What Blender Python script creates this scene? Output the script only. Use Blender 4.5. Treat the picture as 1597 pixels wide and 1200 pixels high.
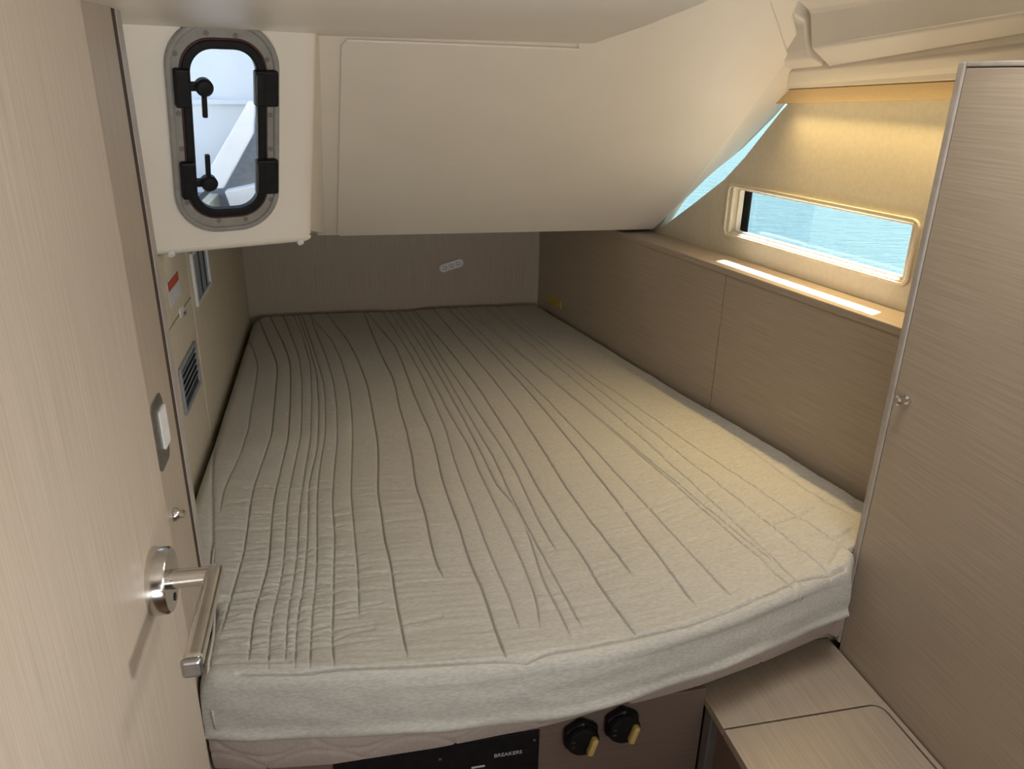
import bpy, bmesh, math, random
import numpy as np
from mathutils import Matrix, Vector

for o in list(bpy.data.objects):
    bpy.data.objects.remove(o)
SC = bpy.context.scene
COL = SC.collection
rng = np.random.RandomState(7)

# ------------------------------------------------------------------ camera
cam_d = bpy.data.cameras.new('camera')
cam_d.sensor_width = 36.0
cam_d.lens = 36.0 * 1200.0 / 1597.0
cam_d.clip_start = 0.02
cam_d.clip_end = 2000
cam = bpy.data.objects.new('camera', cam_d)
COL.objects.link(cam)
cam.matrix_world = Matrix(((0.97743, 0.06094, -0.20229, 0.0),
                           (-0.21044, 0.36537, -0.90676, 0.0),
                           (0.01865, 0.92887, 0.36994, 1.63),
                           (0, 0, 0, 1)))
SC.camera = cam

# ------------------------------------------------------------------ sky, sun, lights, exposure
SKY_STRENGTH = 1.25
w = bpy.data.worlds.new('sky')
SC.world = w
w.use_nodes = True
nt = w.node_tree
nt.nodes.clear()
wo = nt.nodes.new('ShaderNodeOutputWorld')
bg = nt.nodes.new('ShaderNodeBackground')
bg.inputs['Strength'].default_value = SKY_STRENGTH
tc = nt.nodes.new('ShaderNodeTexCoord')
sx = nt.nodes.new('ShaderNodeSeparateXYZ')
rp = nt.nodes.new('ShaderNodeValToRGB')
rp.color_ramp.elements[0].position = 0.0
rp.color_ramp.elements[0].color = (0.62, 0.86, 1.0, 1)
rp.color_ramp.elements[1].position = 0.8
rp.color_ramp.elements[1].color = (0.48, 0.66, 1.0, 1)
nt.links.new(tc.outputs['Generated'], sx.inputs[0])
nt.links.new(sx.outputs['Z'], rp.inputs[0])
nt.links.new(rp.outputs['Color'], bg.inputs['Color'])
nt.links.new(bg.outputs[0], wo.inputs[0])

def light(name, kind, loc, aim, energy, color, **kw):
    d = bpy.data.lights.new(name, kind)
    d.energy = energy
    d.color = color
    for k, v in kw.items():
        setattr(d, k, v)
    o = bpy.data.objects.new(name, d)
    COL.objects.link(o)
    o.location = loc
    o.rotation_euler = (Vector(aim) - Vector(loc)).to_track_quat('-Z', 'Y').to_euler()
    return o

# sun high over the hull side, slightly aft
light('sun', 'SUN', (3, 2, 6), (3 - 0.64, 2 - 0.36, 6 - 1.0), 70.0, (1.0, 0.95, 0.88), angle=math.radians(1.5))
# unseen fill lights, added overhead and behind the camera to lift the cabin
light('overhead_fill', 'AREA', (0.70, 0.80, 1.92), (0.55, 0.80, 0.6), 4.0, (1.0, 0.97, 0.93), shape='RECTANGLE', size=0.36, size_y=0.38, spread=math.radians(135))  # added overhead fill; the deck above it is closed
light('rear_fill', 'AREA', (0.80, -0.70, 1.50), (0.05, 0.9, 1.55), 1.0, (0.95, 0.98, 1.0), shape='RECTANGLE', size=0.7, size_y=0.5, spread=math.radians(125))  # added fill from behind; wall_front closes the room there
light('low_rear_fill', 'AREA', (0.35, -0.80, 1.00), (0.30, 2.0, 2.25), 5.2, (0.98, 0.98, 0.98), shape='RECTANGLE', size=0.9, size_y=0.5, spread=math.radians(110))  # added upward fill for the sloped panel and headliner
# unseen fill added on the wardrobe side to brighten the door
light('door_fill', 'AREA', (0.86, -0.05, 1.55), (-0.20, 0.12, 1.30), 4.9, (0.97, 0.98, 1.0), shape='DISK', size=0.15, spread=math.radians(115))
# warm strip lamp tucked under the side deck lip above the hull window
sl_ = light('strip_lamp', 'AREA', (1.03, 1.72, 1.588), (1.0, 1.7, 0.9), 1.4, (1.0, 0.72, 0.32), shape='RECTANGLE', size=0.012, size_y=0.52, spread=math.radians(95))
_z = Vector((0.983 * 0.27, 0.185 * 0.27, 0.963)).normalized()          # back of the lamp; it shines down and inboard
_y = Vector((0.185, -0.983, 0.0)); _y = (_y - _z * _y.dot(_z)).normalized()
_x = _y.cross(_z)
sl_.matrix_world = Matrix(((_x.x, _y.x, _z.x, 1.093), (_x.y, _y.y, _z.y, 1.50), (_x.z, _y.z, _z.z, 1.610), (0, 0, 0, 1)))

# extra fill, added to brighten the batten and the top of the lining
wash = light('batten_fill', 'AREA', (1.052, 1.555, 1.582), (1.102, 1.564, 1.596), 0.085, (1.0, 0.76, 0.38), shape='RECTANGLE', size=0.012, size_y=0.46)
_z = Vector((-0.983, -0.185, -0.12)).normalized()
_y = Vector((0.185, -0.983, 0.05)); _y = (_y - _z * _y.dot(_z)).normalized()
_x = _y.cross(_z)
wash.matrix_world = Matrix(((_x.x, _y.x, _z.x, 1.060), (_x.y, _y.y, _z.y, 1.515), (_x.z, _y.z, _z.z, 1.582), (0, 0, 0, 1)))

SC.view_settings.view_transform = 'Standard'
SC.view_settings.look = 'None'
SC.view_settings.exposure = 0.0
SC.view_settings.gamma = 1.0
SC.view_settings.use_curve_mapping = False

# ------------------------------------------------------------------ materials
def base(name, rough=0.5, metal=0.0, spec=0.5):
    m = bpy.data.materials.new(name)
    m.use_nodes = True
    b = m.node_tree.nodes['Principled BSDF']
    b.inputs['Roughness'].default_value = rough
    b.inputs['Metallic'].default_value = metal
    b.inputs['Specular IOR Level'].default_value = spec
    return m, b

def noisy(name, c1, c2, scale=(40, 40, 40), rough=0.5, metal=0.0, spec=0.5, bump=0.0, detail=4.0, lo=0.35, hi=0.65, c3=None):
    m, b = base(name, rough, metal, spec)
    n = m.node_tree.nodes
    l = m.node_tree.links
    t = n.new('ShaderNodeTexCoord')
    mp = n.new('ShaderNodeMapping')
    mp.inputs['Scale'].default_value = scale
    no = n.new('ShaderNodeTexNoise')
    no.inputs['Scale'].default_value = 1.0
    no.inputs['Detail'].default_value = detail
    r = n.new('ShaderNodeValToRGB')
    r.color_ramp.elements[0].position = lo
    r.color_ramp.elements[0].color = (*c1, 1)
    r.color_ramp.elements[1].position = hi
    r.color_ramp.elements[1].color = (*c2, 1)
    l.new(t.outputs['Object'], mp.inputs[0])
    l.new(mp.outputs[0], no.inputs['Vector'])
    l.new(no.outputs['Fac'], r.inputs[0])
    l.new(r.outputs[0], b.inputs['Base Color'])
    if bump:
        bp = n.new('ShaderNodeBump')
        bp.inputs['Strength'].default_value = bump
        bp.inputs['Distance'].default_value = 0.002
        l.new(no.outputs['Fac'], bp.inputs['Height'])
        l.new(bp.outputs[0], b.inputs['Normal'])
    return m

OAK1 = (0.365, 0.298, 0.226)
OAK2 = (0.438, 0.367, 0.287)
def veneer(name, axis, a=OAK1, b=OAK2, rough=0.42):
    s = [330.0, 330.0, 330.0]
    s[axis] = 6.0
    return noisy(name, a, b, tuple(s), rough=rough, bump=0.08, lo=0.3, hi=0.7, spec=0.4)

M = {}
M['oak_x'] = veneer('oak_veneer_across', 0)
M['oak_y'] = veneer('oak_veneer_along', 1)
M['oak_z'] = veneer('oak_veneer_upright', 2)
M['batten'] = veneer('honey_oak_batten', 1, (0.74, 0.545, 0.29), (0.79, 0.59, 0.325))
M['oak_shade'] = veneer('shade_darkened_oak', 0, (0.16, 0.115, 0.095), (0.20, 0.145, 0.12))  # same oak, with the shade on the low fronts put into its colour
M['post'] = noisy('grey_corner_post', (0.13, 0.118, 0.115), (0.15, 0.138, 0.134), (60, 60, 60), rough=0.45)
M['gel'] = noisy('cream_gelcoat', (0.83, 0.765, 0.665), (0.85, 0.785, 0.685), (6, 6, 6), rough=0.38, spec=0.35)
M['vinyl'] = noisy('cream_lining_vinyl', (0.62, 0.56, 0.43), (0.66, 0.60, 0.47), (90, 90, 90), rough=0.55, spec=0.3, bump=0.05)
M['edge'] = noisy('pale_edge_banding', (0.37, 0.325, 0.285), (0.41, 0.365, 0.325), (60, 60, 60), rough=0.4)
M['quilt'] = noisy('greige_cotton', (0.44, 0.427, 0.385), (0.54, 0.522, 0.475), (100, 420, 300), rough=0.95, spec=0.1, bump=0.22, detail=3)
M['ticking'] = noisy('pinkish_mattress_ticking', (0.40, 0.33, 0.29), (0.45, 0.38, 0.335), (300, 300, 300), rough=0.95, spec=0.1, bump=0.15)
M['chrome'] = noisy('satin_chrome', (0.62, 0.60, 0.57), (0.70, 0.68, 0.65), (80, 80, 80), rough=0.16, metal=1.0)
M['dull'] = noisy('dull_screw_head', (0.16, 0.14, 0.12), (0.20, 0.18, 0.15), (80, 80, 80), rough=0.5)
M['steel'] = noisy('brushed_steel', (0.30, 0.30, 0.29), (0.38, 0.37, 0.36), (80, 80, 80), rough=0.35, metal=1.0)
M['alu'] = noisy('grey_anodised_frame', (0.27, 0.255, 0.23), (0.31, 0.295, 0.265), (60, 60, 60), rough=0.45, spec=0.4)
M['black'] = noisy('black_plastic', (0.006, 0.006, 0.007), (0.010, 0.010, 0.011), (60, 60, 60), rough=0.5, spec=0.25)
M['rubber'] = noisy('black_rubber', (0.006, 0.006, 0.007), (0.012, 0.012, 0.012), (90, 90, 90), rough=0.7, spec=0.2)
M['maroon'] = noisy('dark_red_rubber', (0.05, 0.012, 0.012), (0.07, 0.018, 0.016), (90, 90, 90), rough=0.6)
M['groove'] = noisy('dark_joint_filler', (0.045, 0.03, 0.022), (0.06, 0.04, 0.03), (60, 60, 60), rough=0.8)
M['white'] = noisy('white_plastic', (0.72, 0.72, 0.70), (0.78, 0.78, 0.76), (60, 60, 60), rough=0.4)
M['cream_plastic'] = noisy('cream_plastic', (0.62, 0.55, 0.42), (0.68, 0.60, 0.46), (60, 60, 60), rough=0.45)
M['hole'] = noisy('shadowed_recess_plastic', (0.11, 0.09, 0.06), (0.15, 0.12, 0.08), (60, 60, 60), rough=0.6)
M['red'] = noisy('red_print', (0.42, 0.07, 0.03), (0.50, 0.09, 0.04), (60, 60, 60), rough=0.5)
M['paper'] = noisy('white_sticker', (0.60, 0.62, 0.64), (0.68, 0.70, 0.72), (60, 60, 60), rough=0.5)
M['yellow'] = noisy('dull_yellow_plastic', (0.42, 0.32, 0.05), (0.50, 0.38, 0.07), (60, 60, 60), rough=0.5)
M['key'] = noisy('yellow_key_plastic', (0.50, 0.36, 0.12), (0.58, 0.42, 0.15), (60, 60, 60), rough=0.45)
M['vent'] = noisy('blue_grey_vent_plastic', (0.25, 0.28, 0.31), (0.30, 0.33, 0.36), (60, 60, 60), rough=0.45)
M['vent_dark'] = noisy('dark_vent_throat', (0.02, 0.024, 0.03), (0.03, 0.034, 0.04), (60, 60, 60), rough=0.7)
M['pane_blue'] = noisy('blue_grey_acrylic', (0.22, 0.29, 0.34), (0.30, 0.38, 0.43), (8, 8, 30), rough=0.15)
M['print'] = noisy('white_panel_print', (0.55, 0.55, 0.55), (0.62, 0.62, 0.62), (60, 60, 60), rough=0.6)
M['deck_white'] = noisy('white_deck_gelcoat', (0.84, 0.85, 0.86), (0.87, 0.88, 0.89), (10, 10, 10), rough=0.4)
M['deck_grey'] = noisy('grey_nonskid', (0.22, 0.23, 0.25), (0.27, 0.28, 0.30), (60, 60, 60), rough=0.7)
M['sole'] = noisy('brown_cabin_sole', (0.20, 0.12, 0.07), (0.26, 0.16, 0.09), (160, 5, 160), rough=0.4)

def glass_mat(name, tint, gloss):
    m = bpy.data.materials.new(name)
    m.use_nodes = True
    n = m.node_tree.nodes
    l = m.node_tree.links
    n.clear()
    out = n.new('ShaderNodeOutputMaterial')
    mx = n.new('ShaderNodeMixShader')
    tr = n.new('ShaderNodeBsdfTransparent')
    tr.inputs[0].default_value = (*tint, 1)
    gl = n.new('ShaderNodeBsdfGlossy')
    gl.inputs['Roughness'].default_value = 0.02
    fr = n.new('ShaderNodeFresnel')
    fr.inputs[0].default_value = gloss
    ge = n.new('ShaderNodeNewGeometry')
    mu = n.new('ShaderNodeMath')
    mu.operation = 'MULTIPLY_ADD'
    mu.inputs[1].default_value = -1.0
    mu.inputs[2].default_value = 1.0
    m2 = n.new('ShaderNodeMath')
    m2.operation = 'MULTIPLY'
    l.new(ge.outputs['Backfacing'], mu.inputs[0])
    l.new(mu.outputs[0], m2.inputs[0])
    l.new(fr.outputs[0], m2.inputs[1])
    l.new(m2.outputs[0], mx.inputs[0])
    l.new(tr.outputs[0], mx.inputs[1])
    l.new(gl.outputs[0], mx.inputs[2])
    l.new(mx.outputs[0], out.inputs[0])
    return m
M['glass'] = glass_mat('clear_acrylic', (0.93, 0.95, 0.97), 1.35)

def sea_mat():
    m, b = base('rippled_sea_water', rough=0.5, spec=0.03)
    n = m.node_tree.nodes
    l = m.node_tree.links
    t = n.new('ShaderNodeTexCoord')
    mp = n.new('ShaderNodeMapping')
    mp.inputs['Scale'].default_value = (1.4, 4.5, 1)
    mp.inputs['Rotation'].default_value = (0, 0, 0.9)
    no = n.new('ShaderNodeTexNoise')
    no.inputs['Scale'].default_value = 2.2
    no.inputs['Detail'].default_value = 6
    no.inputs['Roughness'].default_value = 0.65
    bp = n.new('ShaderNodeBump')
    bp.inputs['Strength'].default_value = 1.0
    bp.inputs['Distance'].default_value = 0.12
    l.new(t.outputs['Object'], mp.inputs[0])
    l.new(mp.outputs[0], no.inputs['Vector'])
    l.new(no.outputs['Fac'], bp.inputs['Height'])
    l.new(bp.outputs[0], b.inputs['Normal'])
    b.inputs['Base Color'].default_value = (0.0325, 0.0635, 0.0705, 1)
    return m
M['sea'] = sea_mat()

# ------------------------------------------------------------------ mesh helpers
def link(name, me, mat, parent=None, smooth=False):
    o = bpy.data.objects.new(name, me)
    COL.objects.link(o)
    if mat is not None and not me.materials:
        me.materials.append(mat)
    if parent is not None:
        o.parent = parent
    if smooth:
        me.polygons.foreach_set('use_smooth', [True] * len(me.polygons))
    return o

def bevel(o, w, seg=2, ang=30):
    md = o.modifiers.new('bevel', 'BEVEL')
    md.width = w
    md.segments = seg
    md.limit_method = 'ANGLE'
    md.angle_limit = math.radians(ang)
    md.harden_normals = False
    return o

def mesh(name, vs, fs):
    me = bpy.data.meshes.new(name)
    me.from_pydata([tuple(map(float, v)) for v in vs], [], fs)
    bm = bmesh.new()
    bm.from_mesh(me)
    bmesh.ops.recalc_face_normals(bm, faces=bm.faces)
    bm.to_mesh(me)
    bm.free()
    return me

def boxes(name, lst, mat, parent=None, bev=0.0, seg=2):
    vs, fs = [], []
    for (x0, x1, y0, y1, z0, z1) in lst:
        k = len(vs)
        vs += [(x0, y0, z0), (x1, y0, z0), (x1, y1, z0), (x0, y1, z0), (x0, y0, z1), (x1, y0, z1), (x1, y1, z1), (x0, y1, z1)]
        fs += [tuple(k + i for i in f) for f in ((0, 3, 2, 1), (4, 5, 6, 7), (0, 1, 5, 4), (1, 2, 6, 5), (2, 3, 7, 6), (3, 0, 4, 7))]
    o = link(name, mesh(name, vs, fs), mat, parent)
    if bev:
        bevel(o, bev, seg)
    return o

def prism(name, pts, off, mat, parent=None, bev=0.0, seg=2, smooth=False):
    """polygon of 3d points pushed along a vector"""
    n = len(pts)
    off = Vector(off)
    vs = [Vector(p) for p in pts] + [Vector(p) + off for p in pts]
    fs = [tuple(range(n)), tuple(range(2 * n - 1, n - 1, -1))]
    fs += [(i, (i + 1) % n, n + (i + 1) % n, n + i) for i in range(n)]
    o = link(name, mesh(name, vs, fs), mat, parent, smooth)
    if bev:
        bevel(o, bev, seg)
    return o

def rrect(hw, hh, r, n=8):
    pts = []
    for cx, cy, a0 in ((hw - r, hh - r, 0), (-hw + r, hh - r, 90), (-hw + r, -hh + r, 180), (hw - r, -hh + r, 270)):
        for i in range(n + 1):
            a = math.radians(a0 + 90.0 * i / n)
            pts.append((cx + r * math.cos(a), cy + r * math.sin(a)))
    return pts

def ring(name, outer, inner, z0, z1, mat, parent=None, bev=0.0, c=(0, 0)):
    n = len(outer)
    vs = [(x + c[0], y + c[1], z) for z in (z0, z1) for loop in (outer, inner) for (x, y) in loop]
    fs = []
    for i in range(n):
        j = (i + 1) % n
        fs.append((2 * n + i, 2 * n + j, 3 * n + j, 3 * n + i))
        fs.append((i, n + i, n + j, j))
        fs.append((i, j, 2 * n + j, 2 * n + i))
        fs.append((n + i, 3 * n + i, 3 * n + j, n + j))
    o = link(name, mesh(name, vs, fs), mat, parent, True)
    me = o.data
    bm = bmesh.new()
    bm.from_mesh(me)
    for e in bm.edges:
        if len(e.link_faces) == 2 and e.calc_face_angle(0) > 0.6:
            e.smooth = False
    bm.to_mesh(me)
    bm.free()
    if bev:
        bevel(o, bev, 2, 40)
    return o

def slab(name, loop, z0, z1, mat, parent=None, bev=0.0, c=(0, 0)):
    return prism(name, [(x + c[0], y + c[1], z0) for x, y in loop], (0, 0, z1 - z0), mat, parent, bev)

def lathe(name, prof, mat, parent=None, seg=24, mtx=None):
    """profile of (radius, height) spun about z"""
    vs, fs = [], []
    for r, h in prof:
        for i in range(seg):
            a = 2 * math.pi * i / seg
            vs.append((r * math.cos(a), r * math.sin(a), h))
    for k in range(len(prof) - 1):
        for i in range(seg):
            j = (i + 1) % seg
            fs.append((k * seg + i, k * seg + j, (k + 1) * seg + j, (k + 1) * seg + i))
    fs.append(tuple(range(seg - 1, -1, -1)))
    fs.append(tuple((len(prof) - 1) * seg + i for i in range(seg)))
    if mtx is not None:
        vs = [mtx @ Vector(v) for v in vs]
    o = link(name, mesh(name, vs, fs), mat, parent, True)
    bm = bmesh.new()
    bm.from_mesh(o.data)
    for e in bm.edges:
        if len(e.link_faces) == 2 and e.calc_face_angle(0) > 0.7:
            e.smooth = False
    bm.to_mesh(o.data)
    bm.free()
    return o

def frame_mtx(o, ux, uy, uz):
    ux, uy, uz = Vector(ux).normalized(), Vector(uy).normalized(), Vector(uz).normalized()
    return Matrix(((ux.x, uy.x, uz.x, o[0]), (ux.y, uy.y, uz.y, o[1]), (ux.z, uy.z, uz.z, o[2]), (0, 0, 0, 1)))

def empty(name, mtx=None):
    o = bpy.data.objects.new(name, None)
    COL.objects.link(o)
    o.empty_display_size = 0.05
    if mtx is not None:
        o.matrix_world = mtx
    return o

def tag(o, label=None, cat=None, group=None, kind=None):
    if label: o['label'] = label
    if cat: o['category'] = cat
    if group: o['group'] = group
    if kind: o['kind'] = kind
    return o

def structure(o):
    o['kind'] = 'structure'
    return o

def tube(name, pts, rad, mat, parent=None, seg=8):
    pts = [Vector(p) for p in pts]
    vs, fs = [], []
    for k, p in enumerate(pts):
        t = (pts[min(k + 1, len(pts) - 1)] - pts[max(k - 1, 0)]).normalized()
        a = t.orthogonal().normalized() if k == 0 else (a - t * a.dot(t)).normalized()
        b = t.cross(a)
        for i in range(seg):
            g = 2 * math.pi * i / seg
            vs.append(p + (a * math.cos(g) + b * math.sin(g)) * rad)
    for k in range(len(pts) - 1):
        for i in range(seg):
            j = (i + 1) % seg
            fs.append((k * seg + i, k * seg + j, (k + 1) * seg + j, (k + 1) * seg + i))
    fs.append(tuple(range(seg - 1, -1, -1)))
    fs.append(tuple((len(pts) - 1) * seg + i for i in range(seg)))
    return link(name, mesh(name, vs, fs), mat, parent, True)

# ------------------------------------------------------------------ reference lines of the cabin (metres)
# hull panel: runs from the aft bulkhead to the wardrobe, tapering aft
PA, PB = Vector((0.745, 2.88, 0)), Vector((1.068, 1.279, 0))
PD = (PB - PA).normalized()                       # towards the camera
PN = Vector((PD.y, -PD.x, 0))                     # inboard normal
if PN.x > 0: PN = -PN
# lining above the shelf
LA, LB = Vector((0.972, 2.301, 0)), Vector((1.149, 1.362, 0))
LD = (LB - LA).normalized()
LN = Vector((LD.y, -LD.x, 0))
if LN.x > 0: LN = -LN
def onp(a, off, z): return PA + PD * a + PN * off + Vector((0, 0, z))
def onl(a, off, z): return LA + LD * a + LN * off + Vector((0, 0, z))

SHELF = 1.185

# ------------------------------------------------------------------ setting
structure(boxes('floor', [(-0.40, 1.70, -1.06, 2.92, -0.04, 0.0)], M['sole']))

# aft bulkhead
wa = structure(boxes('wall_aft', [(-0.40, 0.80, 2.90, 2.94, 0.0, 1.24)], M['oak_z']))

# left side: bulkhead with door jamb, joint, pale trim, then the recessed panels beside the berth
wl = structure(empty('wall_left'))
boxes('jamb', [(-0.31, -0.257, -1.0, 1.107, 0.0, 1.95)], M['oak_z'], wl, 0.002)
boxes('joint', [(-0.31, -0.2574, 1.107, 1.1245, 0.0, 1.95)], M['groove'], wl)
tr = boxes('edge_trim', [(-0.36, -0.257, 1.124, 1.156, 0.0, 1.95)], M['edge'], wl, 0.004)
boxes('panel', [(-0.39, -0.36, 1.156, 1.887, 0.0, 1.135)], M['vinyl'], wl, 0.002)
boxes('panel', [(-0.39, -0.36, 1.156, 1.887, 1.139, 1.29)], M['vinyl'], wl, 0.002)
boxes('panel', [(-0.39, -0.36, 1.891, 2.90, 0.0, 1.29)], M['vinyl'], wl, 0.002)
boxes('backing', [(-0.41, -0.388, 1.10, 2.90, 0.0, 1.29)], M['groove'], wl)
# strike plate in the jamb
sp = slab('strike_plate', rrect(0.032, 0.049, 0.016), 0, 0.0015, M['steel'], wl, 0.0)
sp.matrix_world = frame_mtx((-0.257, 1.012, 1.180), (0, 1, 0), (0, 0, 1), (1, 0, 0))
kp = slab('keeper', rrect(0.017, 0.028, 0.004), 0.0012, 0.004, M['white'], sp)
kp.location = (0.018, 0.0, 0)
bt = lathe('door_stop_button', [(0.010, 0), (0.010, 0.004), (0.006, 0.009), (0.0065, 0.014), (0.003, 0.016)], M['chrome'], wl, 16)
bt.matrix_world = frame_mtx((-0.257, 1.012, 1.052), (0, 1, 0), (0, 0, 1), (1, 0, 0))

# hull side panels below the shelf
wr = structure(empty('wall_right'))
def hull_panel(a0, a1):
    p = [onp(a0, 0, 0.0), onp(a1, 0, 0.0), onp(a1, 0, SHELF - 0.004), onp(a0, 0, SHELF - 0.004)]
    return prism('panel', p, -PN * 0.018, M['oak_h'], wr, 0.0006)
# grain of these panels follows the hull line
def oak_hull():
    m = veneer('oak_veneer_hull', 1)
    for nd in m.node_tree.nodes:
        if nd.type == 'MAPPING':
            nd.vector_type = 'TEXTURE'
            nd.inputs['Rotation'].default_value = (0, 0, math.atan2(PD.x, -PD.y))
            nd.inputs['Scale'].default_value = (1 / 330.0, 1 / 6.0, 1 / 330.0)
    return m
M['oak_h'] = oak_hull()
SEAM = 1.105
hull_panel(-0.005, SEAM - 0.002)
hull_panel(SEAM + 0.002, 3.96)
prism('backing', [onp(-0.005, -0.019, 0), onp(3.96, -0.019, 0), onp(3.96, -0.019, SHELF - .01), onp(-0.005, -0.019, SHELF - .01)], -PN * 0.01, M['groove'], wr)

# shelf on top of the panels
sh = [onp(-0.005, 0.004, SHELF), onp(3.96, 0.004, SHELF), onl(3.37, -0.03, SHELF), onl(-0.62, -0.03, SHELF)]
structure(prism('trim_1', sh, (0, 0, -0.018), M['oak_h'], None, 0.002))

# hull lining with the window hole
def holed(name, outer, hole, place, thick, mat, parent=None):
    (a0, a1, b0, b1), (c0, c1, d0, d1) = outer, hole
    q = [(a0, b0), (a1, b0), (a1, b1), (a0, b1), (c0, d0), (c1, d0), (c1, d1), (c0, d1)]
    vs = [place(u, 0, v) for u, v in q] + [place(u, -thick, v) for u, v in q]
    fs = []
    for i in range(4):
        j = (i + 1) % 4
        fs += [(i, j, 4 + j, 4 + i), (8 + i, 12 + i, 12 + j, 8 + j), (i, 8 + i, 8 + j, j), (4 + i, 4 + j, 12 + j, 12 + i)]
    return link(name, mesh(name, vs, fs), mat, parent)
# (points along the moulding edge and along the lining edge, see wall_cockpit)
SL_A = [(0.9690, 2.2948, 1.1952), (0.9903, 2.1815, 1.2861), (1.0109, 2.0721, 1.3739), (1.0343, 1.9481, 1.4549), (1.0543, 1.8420, 1.5412), (1.0620, 1.8008, 1.5832)]
SL_B = [(0.9698, 2.2903, 1.1899), (1.0020, 2.1196, 1.2990), (1.0257, 1.9936, 1.3833), (1.0394, 1.9211, 1.4492), (1.0598, 1.8126, 1.5651), (1.0637, 1.7921, 1.5835)]
def to_az(p): return ((Vector((p[0], p[1], 0)) - LA).dot(LD), p[2])
def lining():
    loops = [[(-0.62, SHELF), (3.37, SHELF), (3.37, 1.95), (-0.62, 1.95)],
             [(0.355, 1.247), (0.945, 1.247), (0.945, 1.370), (0.355, 1.370)],
             [(a, max(z, SHELF + 0.004)) for a, z in map(to_az, SL_B)] + [(a - 0.02, z + 0.012) for a, z in map(to_az, SL_A[:0:-1])]]
    bm = bmesh.new()
    es = []
    for lp in loops:
        v = [bm.verts.new(onl(a, 0, z)) for a, z in lp]
        es += [bm.edges.new((v[k], v[(k + 1) % len(v)])) for k in range(len(v))]
    bmesh.ops.triangle_fill(bm, edges=es, use_beauty=True, use_dissolve=False)
    r = bmesh.ops.extrude_face_region(bm, geom=bm.faces[:])
    bmesh.ops.translate(bm, vec=-LN * 0.028, verts=[g for g in r['geom'] if isinstance(g, bmesh.types.BMVert)])
    bmesh.ops.recalc_face_normals(bm, faces=bm.faces)
    me = bpy.data.meshes.new('wall_upper_right')
    bm.to_mesh(me)
    bm.free()
    return link('wall_upper_right', me, M['vinyl'])
structure(lining())

# hull window
CW = (0.334 + 0.957) / 2
def lin_frame(z, off): 
    p = onl(CW, off, z)
    return frame_mtx(p, LD, (0, 0, 1), LN)
win = structure(empty('window_1', lin_frame(1.307, 0.0)))
ring('window_frame', rrect(0.3115, 0.0715, 0.020, 5), rrect(0.303, 0.063, 0.014, 5), -0.001, 0.006, M['cream_plastic'], win, 0.0015)
# splayed reveal from the frame in to the glass
def reveal(outer, inner, z0, z1, mat, parent):
    n = len(outer)
    vs = [(x, y, z0) for x, y in outer] + [(x, y, z1) for x, y in inner] + [(x, y, z0 - 0.006) for x, y in outer] + [(x, y, z1 - 0.003) for x, y in inner]
    fs = []
    for i in range(n):
        j = (i + 1) % n
        fs += [(i, j, n + j, n + i), (2 * n + i, 3 * n + i, 3 * n + j, 2 * n + j), (i, 2 * n + i, 2 * n + j, j), (n + i, n + j, 3 * n + j, 3 * n + i)]
    return link('reveal', mesh('reveal', vs, fs), mat, parent, False)
reveal(rrect(0.304, 0.064, 0.014, 5), rrect(0.284, 0.056, 0.006, 5), 0.001, -0.016, M['cream_plastic'], win)
ring('inner_rim', rrect(0.286, 0.0585, 0.008, 5), rrect(0.279, 0.0545, 0.005, 5), -0.030, -0.014, M['cream_plastic'], win, 0.001)
ring('seal', rrect(0.300, 0.072, 0.008, 5), rrect(0.266, 0.0585, 0.004, 5), -0.046, -0.040, M['rubber'], win, 0.001)
slab('pane', rrect(0.286, 0.066, 0.006, 5), -0.054, -0.048, M['glass'], win)
prism('aft_pane', [onl(-0.05, -0.050, 1.19), onl(0.60, -0.050, 1.19 + 0.0), onl(0.60, -0.050, 1.62), onl(0.30, -0.050, 1.62)], -LN * 0.006, M['glass'], None)
ap = bpy.data.objects['aft_pane']
ap.parent = win
ap.matrix_parent_inverse = win.matrix_world.inverted()
for sxp, syp in ((-0.298, 0.066), (0.299, 0.066), (-0.298, -0.066), (0.299, -0.066), (0, 0.066), (-0.05, -0.066)):
    s = lathe('frame_screw', [(0.0032, 0.004), (0.0032, 0.0066), (0.002, 0.0072)], M['cream_plastic'], win, 10)
    s.location = (sxp, syp, 0)

# wooden batten above the lining and the stepped side deck moulding over it
structure(prism('trim_2', [onl(-0.1, 0, 1.553), onl(2.1, 0, 1.668), onl(2.1, 0, 1.700), onl(-0.1, 0, 1.584)], LN * 0.008, M['batten'], None, 0.0015))

def loft(name, rails, a0, a1, mat, parent=None, n=2, bev=0.0, ext=None):
    """rails: list of (offset, z at a=0, slope) following the hull line"""
    vs, fs = [], []
    m = len(rails)
    for k in range(n):
        a = a0 + (a1 - a0) * k / (n - 1)
        for (o, z, s) in rails:
            vs.append(onl(a, o, z + s * a))
    for k in range(n - 1):
        for i in range(m):
            j = (i + 1) % m
            fs.append((k * m + i, k * m + j, (k + 1) * m + j, (k + 1) * m + i))
    fs.append(tuple(range(m)))
    fs.append(tuple((n - 1) * m + i for i in range(m)))
    o = link(name, mesh(name, vs, fs), mat, parent)
    if bev:
        bevel(o, bev, 3, 25)
    return o
zl = lambda z, a, s: z - s * a
ce = structure(empty('ceiling'))
loft('side_deck_lip', [(0.0, zl(1.618, .53, .052), .052), (0.016, zl(1.619, .53, .056), .056), (0.022, zl(1.626, .561, .068), .068), (0.050, zl(1.667, .758, .066), .066),
      (0.050, zl(1.80, .758, .066), .066), (0.0, zl(1.80, .53, .052), .052)], 0.0, 2.1, M['gel'], ce, bev=0.004)
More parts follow.
